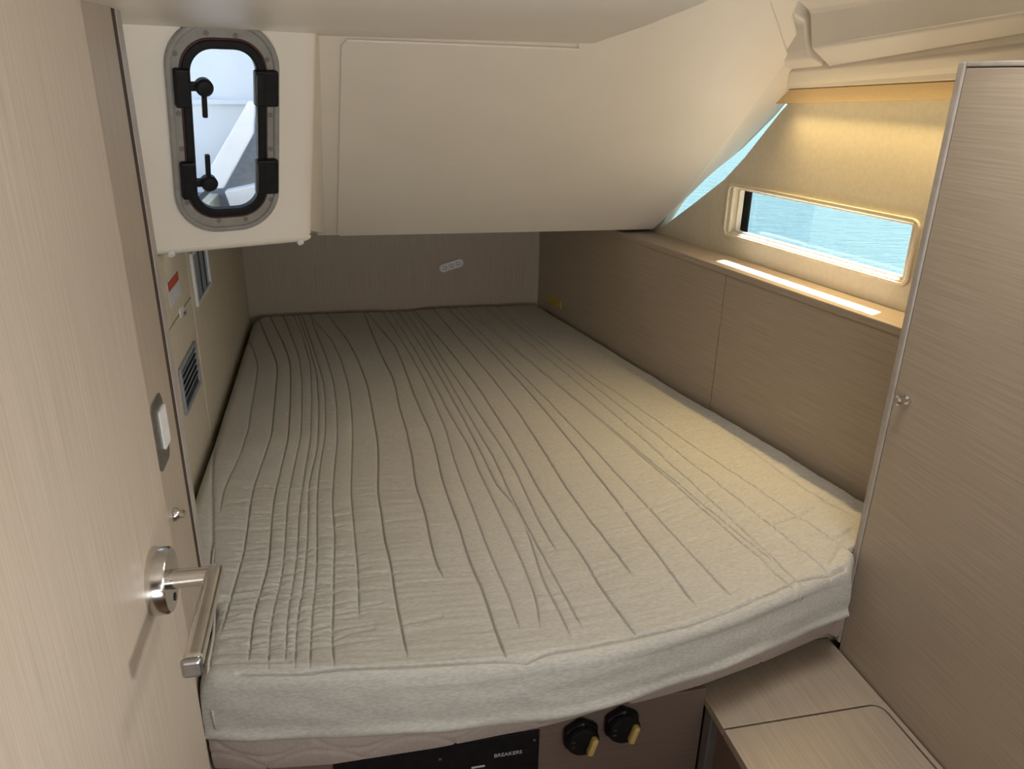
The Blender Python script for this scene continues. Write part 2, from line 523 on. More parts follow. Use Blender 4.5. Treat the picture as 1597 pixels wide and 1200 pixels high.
loft('side_deck_step', [(0.052, zl(1.669, .753, .066), .080), (0.062, zl(1.671, .753, .122), .122), (0.120, zl(1.700, .717, .084), .084), (0.138, zl(1.764, .704, .044), .044),
      (0.146, zl(1.772, .704, .044), .044), (0.20, zl(1.80, .704, .044), .044), (0.20, zl(1.90, .704, .03), .03), (0.051, zl(1.90, .704, .03), .03)], 0.70, 2.1, M['gel'], ce, bev=0.005)
loft('corner_block', [(0.050, zl(1.664, .64, .06), .06), (0.094, zl(1.678, .64, .06), .06), (0.104, zl(1.698, .64, .06), .06), (0.122, zl(1.750, .64, .06), .06),
      (0.150, zl(1.762, .64, .06), .06), (0.20, zl(1.80, .64, .04), .04), (0.2, zl(1.90, .64, .04), .04), (0.05, zl(1.90, .64, .04), .04)], 0.44, 0.672, M['gel'], ce, bev=0.006)
prism('deck', [onl(-0.62, -0.05, 1.93), onl(-0.62, -0.58, 1.93), onl(0.235, -0.58, 1.93), onl(0.235, -0.385, 1.93), onl(0.60, -0.375, 1.93), onl(0.60, -0.05, 1.93), onl(0.875, -0.05, 1.93), (0.85, 1.44, 1.93), (0.85, 3.0, 1.93)], (0, 0, 0.04), M['gel'], ce)  # unseen outboard overhang shaped to keep sun out of the lining gap
boxes('deck', [(-0.45, 1.26, 0.60, 1.44, 1.93, 1.97), (-0.45, 1.62, -1.08, 0.60, 1.93, 1.97)], M['gel'], ce)
boxes('berth_head', [(-0.45, 0.98, 2.296, 2.96, 1.205, 1.225)], M['gel'], ce)
# headliner panel hanging under the cockpit seat; its edge runs in to the sloped moulding
hl = [(-0.42, 1.10, 1.700), (0.428, 1.10, 1.700), (0.520, 1.585, 1.700), (0.536, 1.66, 1.700), (0.528, 1.688, 1.700), (0.506, 1.70, 1.700), (-0.42, 1.70, 1.700)]
hl = [(-0.42, 0.10, 1.700), (0.210, 0.10, 1.700)] + hl[1:]
prism('headliner_panel', hl, (0, 0, 0.022), M['gel'], ce, 0.006, 3)

# closing walls behind the camera
structure(boxes('wall_front', [(-0.45, 1.70, -1.08, -1.04, 0.0, 1.95)], M['oak_z']))

# ------------------------------------------------------------------ cockpit moulding across the berth
wc = structure(empty('wall_cockpit'))
SDIR = Vector((0, -0.52, 0.426)).normalized()    # up the slope, towards the camera
SN = Vector((0, -0.426, -0.52)).normalized()     # faces down and forward
def ons(x, s, off=0.0): return Vector((x, 2.3, 1.194)) + SDIR * s + SN * off
def s_of(y): return (2.3 - y) / (0.52 / math.hypot(0.52, 0.426))
edge = [(0.966, 2.303), (0.994, 2.189), (1.018, 2.082), (1.050, 1.986), (1.070, 1.878), (1.076, 1.829), (1.059, 1.766), (1.029, 1.709), (0.985, 1.650), (0.940, 1.605), (0.90, 1.42), (0.90, 1.38)]
loop = [ons(-0.075, 0.0)] + [ons(x, s_of(y)) for x, y in edge] + [ons(-0.075, s_of(1.38))]
sl = prism('sloped_panel', loop, -SN * 0.022, M['gel'], wc, 0.005, 3)
# raised field of the sloped panel with a soft rim
fl_ = [(-0.018, s_of(2.283)), (-0.010, s_of(2.294)), (0.955, s_of(2.294)), (0.985, s_of(2.17)), (1.0, s_of(1.70)), (0.7, s_of(1.42)), (0.34, s_of(1.42)), (0.505, s_of(1.69)), (0.030, s_of(1.685)), (0.018, s_of(1.70))]
fo = [ons(x, s, 0.0005) for x, s in fl_]
prism('raised_field', fo, SN * 0.006, M['gel'], wc, 0.0045, 3)
# box that carries the portlight: local x along the face, y up the face, z towards the cabin
BM = frame_mtx((-0.084, 1.716, 1.285), (0.937, 0.35, 0), (0.106, -0.284, 0.953), (0.333, -0.893, -0.303))
def onb(u, v, d): return BM @ Vector((u, v, d))
PCX, PCY = -0.1565, 0.2525
# face with hole, thick, right side return and chamfered lower lip
fb = holed('portlight_box', (-0.36, -0.004, 0.022, 0.60), (PCX - 0.067, PCX + 0.067, PCY - 0.160, PCY + 0.160), lambda u, d, v: onb(u, v, d), 0.020, M['gel'], wc)
# rounded right corner and the side running aft
prof = [(-0.004, 0.0), (0.008, -0.003), (0.016, -0.010), (0.021, -0.022)]
vs, fs = [], []
tops = [onb(u, 0.60, d) for u, d in prof]
bots = [onb(u, 0.022, d) for u, d in prof]
far_t, far_b = Vector((-0.028, 2.02, 1.80)), Vector((-0.052, 2.31, 1.20))
vs = tops + [far_t] + bots + [far_b]
n = len(tops) + 1
back = [v + Vector((-0.02, 0.004, 0)) for v in vs]
fs = [(i, i + 1, n + i + 1, n + i) for i in range(n - 1)]
fs += [tuple(2 * n + k for k in reversed(f)) for f in fs]
fs += [(i, 2 * n + i, 2 * n + i + 1, i + 1) for i in range(n - 1)] + [(n + i, n + i + 1, 3 * n + i + 1, 3 * n + i) for i in range(n - 1)]
fs += [(0, n, 3 * n, 2 * n), (n - 1, 3 * n - 1, 4 * n - 1, 2 * n - 1)]
o = link('box_side', mesh('box_side', vs + back, fs), M['gel'], wc, True)
bm = bmesh.new(); bm.from_mesh(o.data)
for e in bm.edges:
    if len(e.link_faces) == 2 and e.calc_face_angle(0) > 0.7: e.smooth = False
bm.to_mesh(o.data); bm.free()
# lower lip: rolls back under the box
lipp = [(0.022, 0.0), (0.012, -0.003), (0.004, -0.010), (-0.004, -0.030), (-0.004, -0.05), (0.022, -0.05)]
ul = [(-0.36, 0), (0.0, 0)]
vs = [onb(-0.36, v, d) for v, d in lipp] + [onb(0.004 + (0.012 if v > 0.01 else 0.0), v, d) for v, d in lipp]
n = len(lipp)
fs = [(i, (i + 1) % n, n + (i + 1) % n, n + i) for i in range(n)] + [tuple(range(n)), tuple(range(2 * n - 1, n - 1, -1))]
bevel(link('box_lip', mesh('box_lip', vs, fs), M['gel'], wc), 0.004, 3, 20)
for u, v, d in ((-0.269, 0.007, -0.006), (-0.006, 0.004, -0.010)):
    s = lathe('lip_screw', [(0.0075, 0), (0.0075, 0.003), (0.005, 0.0055), (0.002, 0.0055), (0.0018, 0.003)], M['white'], wc, 14)
    s.matrix_world = frame_mtx(onb(u, v, d), (0.937, 0.35, 0), (0.2, -0.5, 0.8), (0.333, -0.85, -0.42))
# left end and underside of the well
prism('well_sole', [(-0.75, 1.70, 1.312), (-0.088, 1.74, 1.312), (-0.066, 2.32, 1.226), (-0.75, 2.32, 1.226)], (0, 0, 0.012), M['deck_grey'], wc)
prism('well_sole', [(-0.75, 2.32, 1.226), (-0.02, 2.32, 1.226), (-0.02, 3.0, 1.226), (-0.75, 3.0, 1.226)], (0, 0, 0.012), M['deck_grey'], wc)
prism('well_side', [(-0.028, 2.35, 1.226), (-0.028, 3.0, 1.226), (-0.028, 3.0, 2.0), (-0.028, 1.46, 1.99), (-0.028, 1.68, 1.785)], (0.02, 0, 0), M['deck_white'], wc)  # side added at this height to shade the well from the sun
boxes('box_end', [(-0.45, -0.40, 1.10, 1.72, 1.20, 1.95)], M['gel'], wc)

# portlight
pl = structure(empty('window_2', BM @ Matrix.Translation((PCX, PCY, 0))))
tag(pl, 'tall rounded portlight with grey flange and black clamps, left above the berth', None)
ring('flange', rrect(0.0965, 0.197, 0.078, 10), rrect(0.070, 0.165, 0.052, 10), 0.0, 0.006, M['alu'], pl, 0.002)
ring('outer_bead', rrect(0.0985, 0.199, 0.080, 10), rrect(0.088, 0.189, 0.070, 10), 0.0, 0.011, M['alu'], pl, 0.003)
ring('sash', rrect(0.0735, 0.167, 0.054, 10), rrect(0.0575, 0.151, 0.040, 10), -0.008, 0.010, M['black'], pl, 0.003)
ring('gasket', rrect(0.076, 0.170, 0.056, 10), rrect(0.0725, 0.1665, 0.053, 10), 0.001, 0.0085, M['maroon'], pl, 0.001)
slab('pane', rrect(0.0605, 0.154, 0.042, 10), -0.003, 0.003, M['glass'], pl)
for u, v in ((-0.184, 0.429), (-0.135, 0.427), (-0.237, 0.394), (-0.080, 0.388), (-0.238, 0.291), (-0.075, 0.287), (-0.237, 0.226), (-0.074, 0.221), (-0.234, 0.119), (-0.074, 0.115), (-0.177, 0.077), (-0.125, 0.076)):
    s = lathe('flange_screw', [(0.0048, 0.005), (0.0048, 0.0066), (0.003, 0.0068), (0.0012, 0.0060)], M['dull'], pl, 12)
    s.location = (u - PCX, v - PCY, 0)
def clamp(u0, u1, v0, v1, name):
    return boxes(name, [(u0 - PCX, u1 - PCX, v0 - PCY, v1 - PCY, 0.004, 0.020)], M['black'], pl, 0.004)
for v0, v1 in ((0.306, 0.371), (0.132, 0.203)):
    h = clamp(-0.106, -0.062, v0, v1, 'hinge')
    boxes('hinge_leaf', [(-0.104 - PCX, -0.090 - PCX, v0 - PCY + .004, v1 - PCY - .004, 0.018, 0.024)], M['black'], h, 0.002)
    k = clamp(-0.243, -0.216, v0 - 0.002, v1, 'latch_block')
for vk, dv in ((0.342, -1), (0.163, 1)):
    boxes('latch_arm', [(-0.222 - PCX, -0.196 - PCX, vk - PCY - 0.008, vk - PCY + 0.008, 0.010, 0.020)], M['black'], pl, 0.003)
    kn = lathe('latch_knob', [(0.013, 0.008), (0.0155, 0.012), (0.0155, 0.024), (0.012, 0.028), (0.004, 0.029)], M['black'], pl, 20)
    kn.location = (-0.195 - PCX, vk - PCY, 0)
    vv = sorted((0.008 * dv, 0.055 * dv))
    boxes('latch_lever', [(-0.0045, 0.0045, vv[0], vv[1], 0.012, 0.020)], M['black'], kn, 0.002)

# what is seen through the portlight: the cockpit well under the sky
boxes('well_back', [(-0.75, 0.0, 2.92, 2.96, 1.2, 1.97)], M['deck_white'], wc)
boxes('well_ledge', [(-0.75, 0.0, 2.895, 2.925, 1.528, 1.545)], M['deck_white'], wc, 0.004)
d = prism('well_locker', [(-0.225, 2.50, 1.545), (-0.14, 2.50, 1.49), (-0.14, 2.50, 1.216), (-0.42, 2.50, 1.216), (-0.372, 2.50, 1.32)], (0, 0.30, 0), M['deck_grey'], wc, 0.006)
gb = prism('folding_board', [(-0.236, 2.40, 1.560), (-0.218, 2.40, 1.555), (-0.232, 2.40, 1.470), (-0.330, 2.40, 1.318), (-0.385, 2.40, 1.318), (-0.385, 2.40, 1.34)], (0, 0.028, 0), M['deck_white'], None, 0.004)
tag(gb, 'white slanted board in the cockpit, seen through the left portlight', 'board')
wb = prism('cockpit_block', [(-0.324, 2.36, 1.315), (-0.225, 2.36, 1.335), (-0.225, 2.36, 1.218), (-0.300, 2.36, 1.218)], (0, 0.06, 0), M['deck_white'], None, 0.004)
tag(wb, 'small white block low in the cockpit, seen through the left portlight', 'block')

# sea beyond the hull window
se = link('sea', mesh('sea', [(1.75, -300, 0.30), (600, -300, 0.30), (600, 600, 0.30), (1.75, 600, 0.30)], [(0, 1, 2, 3)]), M['sea'])
tag(se, 'pale blue rippled sea outside the hull window', 'water', kind='stuff')

# ------------------------------------------------------------------ door with lever handle
DX = -0.200
dr = structure(empty('door_1', Matrix.Translation((DX, 0.766, 0.0))))
tag(dr, 'oak veneered cabin door standing at left with a chrome lever')
boxes('door_leaf', [(-0.034, 0.0, -0.92, 0.0, 0.03, 1.90)], M['oak_z'], dr, 0.002)
hd = empty('door_handle', None)
hd.parent = dr
hd.location = (0, -0.089, 1.172)
RM = frame_mtx((0, 0, 0), (0, 1, 0), (0, 0, 1), (1, 0, 0))
lathe('rosette', [(0.0325, 0.0), (0.0325, 0.0145), (0.0305, 0.0170), (0.010, 0.0172), (0.0095, 0.016)], M['chrome'], hd, 40, RM)
lathe('neck', [(0.0105, 0.008), (0.0095, 0.014), (0.0090, 0.050), (0.0090, 0.062)], M['chrome'], hd, 24, RM)
lathe('key_slot', [(0.004, 0.0171), (0.004, 0.0178)], M['black'], hd, 12, RM @ Matrix.Translation((0.0, -0.020, 0)))
lv = boxes('lever', [(0.048, 0.064, -0.128, 0.010, -0.0075, 0.0095)], M['chrome'], hd, 0.006, 4)
ec = boxes('lever_end', [(0.0475, 0.0645, -0.134, -0.127, -0.0085, 0.0100)], M['steel'], hd, 0.004, 3)

# ------------------------------------------------------------------ wardrobe at right
WX = 0.926
wd = empty('wardrobe', Matrix.Translation((WX, 1.09, 0)))
tag(wd, 'tall oak veneered wardrobe with a pale front edge, right of the berth', 'wardrobe')
boxes('carcass', [(0.020, 0.165, -1.30, 0.0, 0.0, 1.664)], M['oak_y'], wd, 0.001)
boxes('door', [(0.0, 0.019, -1.30, -0.0165, 0.02, 1.657)], M['oak_y'], wd, 0.001)
boxes('edge_trim', [(-0.002, 0.020, -0.0145, 0.0005, 0.585, 1.666)], M['edge'], wd, 0.003)
boxes('top_trim', [(-0.001, 0.020, -1.30, -0.0150, 1.6585, 1.666)], M['edge'], wd, 0.002)
kb = lathe('knob', [(0.0085, 0.0), (0.0085, 0.003), (0.0045, 0.005), (0.0045, 0.012), (0.0085, 0.015), (0.009, 0.021), (0.006, 0.024)], M['chrome'], wd, 20)
kb.matrix_world = frame_mtx((WX, 1.041, 1.132), (0, 1, 0), (0, 0, 1), (-1, 0, 0))

# ------------------------------------------------------------------ low seat in front of the wardrobe
SZ = 0.575
st = empty('bench_seat', Matrix.Translation((0.60, 0.40, 0)))
tag(st, 'low oak bench seat with lift-up lid beside the wardrobe', 'bench')
boxes('rear_top', [(0.0, 0.322, 0.5275, 0.705, SZ - 0.018, SZ)], M['oak_y'], st, 0.0015)
def lid_loop(x0, x1, y0, y1, r):
    pts = [(x0, y0), (x1, y0)]
    pts += [(x1 - r + r * math.cos(math.radians(t)), y1 - r + r * math.sin(math.radians(t))) for t in range(0, 91, 15)]
    return pts + [(x0, y1)]
slab('lid', lid_loop(0.0, 0.309, -0.30, 0.5235, 0.020), SZ - 0.018, SZ, M['oak_y'], st, 0.0012)
inner = lid_loop(0.0, 0.3125, -0.30, 0.5270, 0.0235)[1:-1]
slab('side_top', inner + [(0.3125 - 0.0235, 0.5274), (0.322, 0.5274), (0.322, -0.30)], SZ - 0.018, SZ, M['oak_y'], st, 0.0006)
boxes('carcass', [(0.018, 0.322, -0.30, 0.69, 0.0, SZ - 0.0185)], M['oak_shade'] if 'oak_shade' in M else M['oak_y'], st)
boxes('corner_post', [(0.0008, 0.03, 0.572, 0.598, 0.0, SZ - 0.0195)], M['post'], st, 0.003)

# ------------------------------------------------------------------ berth base, mattress, quilt
bb = empty('berth_base', Matrix.Translation((0.2, 1.0, 0)))
tag(bb, 'oak veneered berth base under the mattress', 'bed base')
boxes('front_board', [(-0.455, 0.400, 0.0, 0.018, 0.0, 0.597)], M['oak_shade'], bb, 0.001)
boxes('side_board', [(0.395, 0.752, 0.108, 0.126, 0.0, 0.597)], M['oak_x'], bb, 0.001)
vs_ = [(-0.455, 0.018), (0.394, 0.018), (0.394, 0.126), (0.735, 0.126), (0.82, 0.23), (0.535, 1.87), (-0.545, 1.87), (-0.545, 0.19), (-0.455, 0.16)]
prism('berth_top', [(x, y, 0.580) for x, y in vs_], (0, 0, 0.018), M['oak_x'], bb)
LINES=[
 [(-0.357,2.669),(-0.307,2.472),(-0.281,2.317),(-0.274,2.130),(-0.270,1.968),(-0.265,1.874),(-0.268,1.702),(-0.279,1.601),(-0.284,1.530),(-0.279,1.451)],
 [(-0.333,2.881),(-0.295,2.696),(-0.230,2.367),(-0.221,2.279),(-0.216,2.120),(-0.210,1.958),(-0.205,1.806),(-0.215,1.652),(-0.224,1.519),(-0.223,1.493),(-0.219,1.361),(-0.218,1.268),(-0.224,1.205),(-0.226,1.159),(-0.229,1.116),(-0.231,1.080)],
 [(-0.261,2.748),(-0.222,2.559),(-0.189,2.360),(-0.178,2.190),(-0.170,1.995),(-0.164,1.780),(-0.169,1.652),(-0.176,1.510),(-0.176,1.419),(-0.173,1.329),(-0.170,1.243),(-0.179,1.168),(-0.185,1.125),(-0.184,1.071),(-0.181,0.995)],
 [(-0.224,2.782),(-0.161,2.386),(-0.146,2.185),(-0.139,1.989),(-0.134,1.794),(-0.142,1.631),(-0.148,1.505),(-0.148,1.446),(-0.145,1.302),(-0.144,1.209),(-0.151,1.149),(-0.155,1.094),(-0.155,1.046),(-0.151,0.975)],
 [(-0.198,2.840),(-0.162,2.620),(-0.127,2.336),(-0.114,2.031),(-0.110,1.771),(-0.118,1.603),(-0.120,1.529),(-0.123,1.429),(-0.121,1.292),(-0.123,1.190),(-0.129,1.141),(-0.129,1.041),(-0.127,0.985)],
 [(-0.181,2.837),(-0.137,2.511),(-0.106,2.246),(-0.094,1.982),(-0.092,1.723),(-0.106,1.563),(-0.107,1.492),(-0.104,1.375),(-0.104,1.273),(-0.106,1.173),(-0.112,1.120),(-0.114,1.038),(-0.112,0.971)],
 [(-0.162,2.793),(-0.102,2.317),(-0.083,2.148),(-0.078,2.025),(-0.075,1.784),(-0.085,1.637),(-0.089,1.495),(-0.088,1.435),(-0.086,1.313),(-0.084,1.227),(-0.088,1.133),(-0.091,1.053),(-0.090,0.963)],
 [(-0.141,2.852),(-0.107,2.576),(-0.076,2.357),(-0.056,2.157),(-0.047,1.974),(-0.046,1.760),(-0.052,1.631),(-0.057,1.489),(-0.057,1.404),(-0.052,1.324),(-0.055,1.202),(-0.055,1.100),(-0.059,1.027),(-0.054,0.960)],
 [(-0.135,2.830),(-0.064,2.551),(-0.034,2.351),(-0.015,2.137),(-0.009,1.990),(-0.008,1.800),(-0.014,1.624),(-0.019,1.482),(-0.017,1.396),(-0.015,1.300),(-0.012,1.194),(-0.014,1.067)],
 [(-0.071,2.821),(-0.011,2.543),(0.020,2.327),(0.041,2.102),(0.046,1.914),(0.051,1.743),(0.046,1.614),(0.037,1.472),(0.041,1.373),(0.040,1.273),(0.049,1.202),(0.047,1.135),(0.052,1.046),(0.054,1.006),(0.056,0.964)],
 [(0.059,2.844),(0.080,2.529),(0.098,2.329),(0.120,2.114),(0.118,1.957),(0.126,1.797),(0.126,1.641),(0.120,1.478),(0.128,1.396),(0.127,1.274),(0.127,1.193),(0.135,1.151)],
 [(0.080,2.798),(0.144,2.450),(0.153,2.320),(0.168,1.983),(0.186,1.747),(0.184,1.605),(0.181,1.528),(0.182,1.440),(0.189,1.309),(0.189,1.192),(0.199,1.111),(0.201,1.030),(0.202,0.966),(0.205,0.928)],
 [(0.187,2.346),(0.207,2.100),(0.218,1.884),(0.224,1.770),(0.221,1.632),(0.222,1.519),(0.228,1.351),(0.230,1.232),(0.235,1.147),(0.241,1.089),(0.241,1.023),(0.240,0.994)],
 [(0.199,2.475),(0.230,2.096),(0.247,1.847),(0.266,1.669),(0.268,1.542),(0.279,1.336),(0.283,1.228),(0.287,1.138),(0.285,1.044),(0.274,0.991)],
 [(0.229,2.453),(0.258,2.092),(0.273,1.875),(0.286,1.692),(0.292,1.553),(0.295,1.453),(0.317,1.388),(0.320,1.279),(0.310,1.109),(0.317,1.017),(0.317,0.959)],
 [(0.250,2.502),(0.281,2.024),(0.297,1.807),(0.315,1.590),(0.316,1.450),(0.323,1.278),(0.332,1.139),(0.337,1.070),(0.342,0.978)],
 [(0.255,2.709),(0.283,2.284),(0.305,2.058),(0.325,1.823),(0.343,1.655),(0.351,1.527),(0.351,1.443),(0.350,1.323),(0.357,1.198)],
 [(0.261,2.770),(0.301,2.512),(0.334,2.216),(0.356,1.975),(0.373,1.724),(0.382,1.545),(0.382,1.438),(0.386,1.369),(0.392,1.254),(0.404,1.173),(0.404,1.086),(0.412,1.020),(0.423,0.935)],
 [(0.383,2.330),(0.409,2.080),(0.428,1.859),(0.438,1.647),(0.443,1.472),(0.445,1.426),(0.454,1.304),(0.467,1.188),(0.473,1.093)],
 [(0.382,2.817),(0.424,2.511),(0.481,2.192),(0.496,1.976),(0.506,1.782),(0.519,1.615),(0.526,1.472),(0.525,1.412),(0.530,1.322),(0.541,1.220),(0.546,1.135),(0.555,1.038)],
 [(0.421,2.746),(0.455,2.435),(0.508,2.131),(0.530,1.922),(0.548,1.743),(0.564,1.555),(0.587,1.305),(0.593,1.234),(0.615,1.117),(0.617,1.041)],
 [(0.454,2.763),(0.534,2.388),(0.574,2.093),(0.602,1.852),(0.626,1.652),(0.685,1.534),(0.690,1.376),(0.699,1.265),(0.708,1.183),(0.727,1.091),(0.740,1.022)],
 [(0.469,2.782),(0.530,2.476),(0.584,2.037),(0.614,1.816),(0.630,1.604),(0.699,1.549),(0.707,1.330),(0.724,1.174),(0.740,1.115)],
 [(0.542,2.771),(0.591,2.396),(0.635,2.042),(0.664,1.830),(0.689,1.650),(0.739,1.525),(0.734,1.339),(0.740,1.165),(0.753,1.091),(0.751,1.015)],
 [(0.575,2.810),(0.638,2.406),(0.683,2.102),(0.708,1.823),(0.743,1.612),(0.767,1.362),(0.791,1.261),(0.819,1.180),(0.822,1.127),(0.832,1.045)],
 [(0.610,2.739),(0.664,2.334),(0.717,1.989),(0.750,1.750),(0.830,1.543),(0.849,1.447),(0.859,1.331),(0.877,1.213),(0.891,1.115)],
 [(0.926,1.581),(0.941,1.480),(0.955,1.328),(0.996,1.191)],
 [(-0.337,1.811),(-0.325,1.680),(-0.307,1.534),(-0.302,1.507),(-0.277,1.321),(-0.268,1.242),(-0.246,1.063)],
]
CROSS=[
 (1.6,[(-0.054,1.017),(-0.024,1.032),(0.012,1.033)]),
 (1.3,[(-0.115,1.060),(-0.084,1.054),(-0.057,1.057)]),
 (1.2,[(0.051,1.036),(0.085,1.038),(0.123,1.043)]),
 (1.0,[(-0.162,1.165),(0.044,1.128)]),
 (0.9,[(-0.152,1.248),(-0.017,1.212)]),
 (0.8,[(-0.005,1.218),(0.047,1.210)]),
 (0.8,[(0.007,1.086),(0.050,1.078)]),
 (0.8,[(-0.219,1.361),(-0.176,1.359)]),
 (0.7,[(-0.171,1.364),(-0.122,1.355)]),
 (0.8,[(-0.283,1.379),(-0.223,1.370)]),
 (0.9,[(-0.222,1.276),(-0.170,1.267)]),
 (0.9,[(-0.054,1.336),(0.010,1.316)]),
 (0.8,[(0.043,1.345),(0.120,1.346)]),
 (0.7,[(0.065,1.141),(0.144,1.135)]),
 (1.0,[(-0.189,1.058),(-0.125,1.052)]),
 (0.9,[(-0.240,1.054),(-0.189,1.031)]),
 (1.0,[(-0.124,1.032),(-0.049,1.018)]),
 (1.0,[(-0.240,1.023),(-0.117,1.001)]),
 (1.0,[(-0.232,1.000),(-0.116,0.977)]),
 (0.7,[(-0.268,1.478),(-0.233,1.471)]),
 (0.7,[(-0.203,1.421),(-0.178,1.416)]),
 (0.9,[(-0.241,1.164),(-0.183,1.153)]),
 (0.7,[(-0.149,1.303),(-0.125,1.296)]),
 (0.8,[(-0.240,1.131),(-0.175,1.125)]),
 (0.8,[(-0.172,1.089),(-0.110,1.071)]),
 (1.4,[(0.530,1.312),(0.569,1.312),(0.613,1.314)]),
 (1.4,[(0.530,1.315),(0.568,1.311),(0.609,1.314)]),
 (1.3,[(0.804,1.192),(0.882,1.215),(0.936,1.241)]),
 (1.0,[(0.671,1.208),(0.795,1.228)]),
 (0.9,[(0.846,1.541),(0.901,1.549)]),
 (1.2,[(0.897,1.119),(0.967,1.153)]),
 (1.2,[(0.844,1.053),(0.926,1.125)]),
 (1.0,[(0.785,1.684),(0.818,1.688)]),
 (0.8,[(0.737,1.346),(0.824,1.366)]),
 (0.8,[(0.725,1.260),(0.824,1.281)]),
 (0.8,[(0.762,1.155),(0.844,1.188)]),
 (0.8,[(0.800,1.137),(0.870,1.159)]),
]
FRONT=[(-0.197,0.972),(-0.097,0.955),(-0.057,0.952),(0.052,0.938),(0.116,0.932),(0.203,0.924),(0.235,0.918),(0.273,0.926),(0.423,0.936),(0.518,0.945),(0.600,0.964),(0.697,0.994),(0.756,1.017),(0.828,1.028),(0.878,1.045)]

def smooth01(t):
    t = np.clip(t, 0, 1)
    return t * t * (3 - 2 * t)
YB = 2.885
fp = np.array(FRONT + [(-0.255, 0.990), (0.915, 1.062)])
FC = np.polyfit(fp[:, 0], fp[:, 1], 5)
def yfront(x): return np.polyval(FC, x) - 0.015
def xleft(y):
    x = -0.253 + (-0.343 + 0.253) * smooth01((y - 1.13) / 0.10)
    return x + 0.075 * np.clip((y - 2.78) / 0.105, 0, 1) ** 2.5
def xright(y):
    p = 0.745 + (2.88 - y) * (1.068 - 0.745) / (2.88 - 1.279) - 0.010
    lim = smooth01((y - 1.0925) / 0.012)
    cap = 0.920 - 0.028 * smooth01((1.082 - y) / 0.045)
    return np.minimum(p, cap) * (1 - lim) + p * lim - 0.03 * np.clip((y - 2.80) / 0.085, 0, 1) ** 2

def field(shape, sx, sy, seed):
    """smooth random field: gaussian filtered noise, unit spread"""
    r = np.random.RandomState(seed).standard_normal(shape)
    fy = np.fft.fftfreq(shape[0])[:, None]
    fx = np.fft.rfftfreq(shape[1])[None, :]
    g = np.exp(-2 * (math.pi ** 2) * ((fy * sy) ** 2 + (fx * sx) ** 2))
    f = np.fft.irfft2(np.fft.rfft2(r) * g, s=shape)
    return f / f.std()

def grid_object(name, P, mat, parent=None, wrap=False):
    nv, nu = P.shape[:2]
    me = bpy.data.meshes.new(name)
    me.vertices.add(nv * nu)
    me.vertices.foreach_set('co', P.reshape(-1).astype(np.float32))
    i = np.arange(nv - 1)[:, None] * nu + np.arange(nu - 1)[None, :]
    q = np.stack([i, i + nu, i + nu + 1, i + 1], -1).reshape(-1, 4)
    nf = len(q)
    me.loops.add(nf * 4)
    me.loops.foreach_set('vertex_index', q.reshape(-1).astype(np.int32))
    me.polygons.add(nf)
    me.polygons.foreach_set('loop_start', (np.arange(nf) * 4).astype(np.int32))
    me.polygons.foreach_set('loop_total', np.full(nf, 4, np.int32))
    me.update(calc_edges=True)
    me.validate()
    return link(name, me, mat, parent, True)

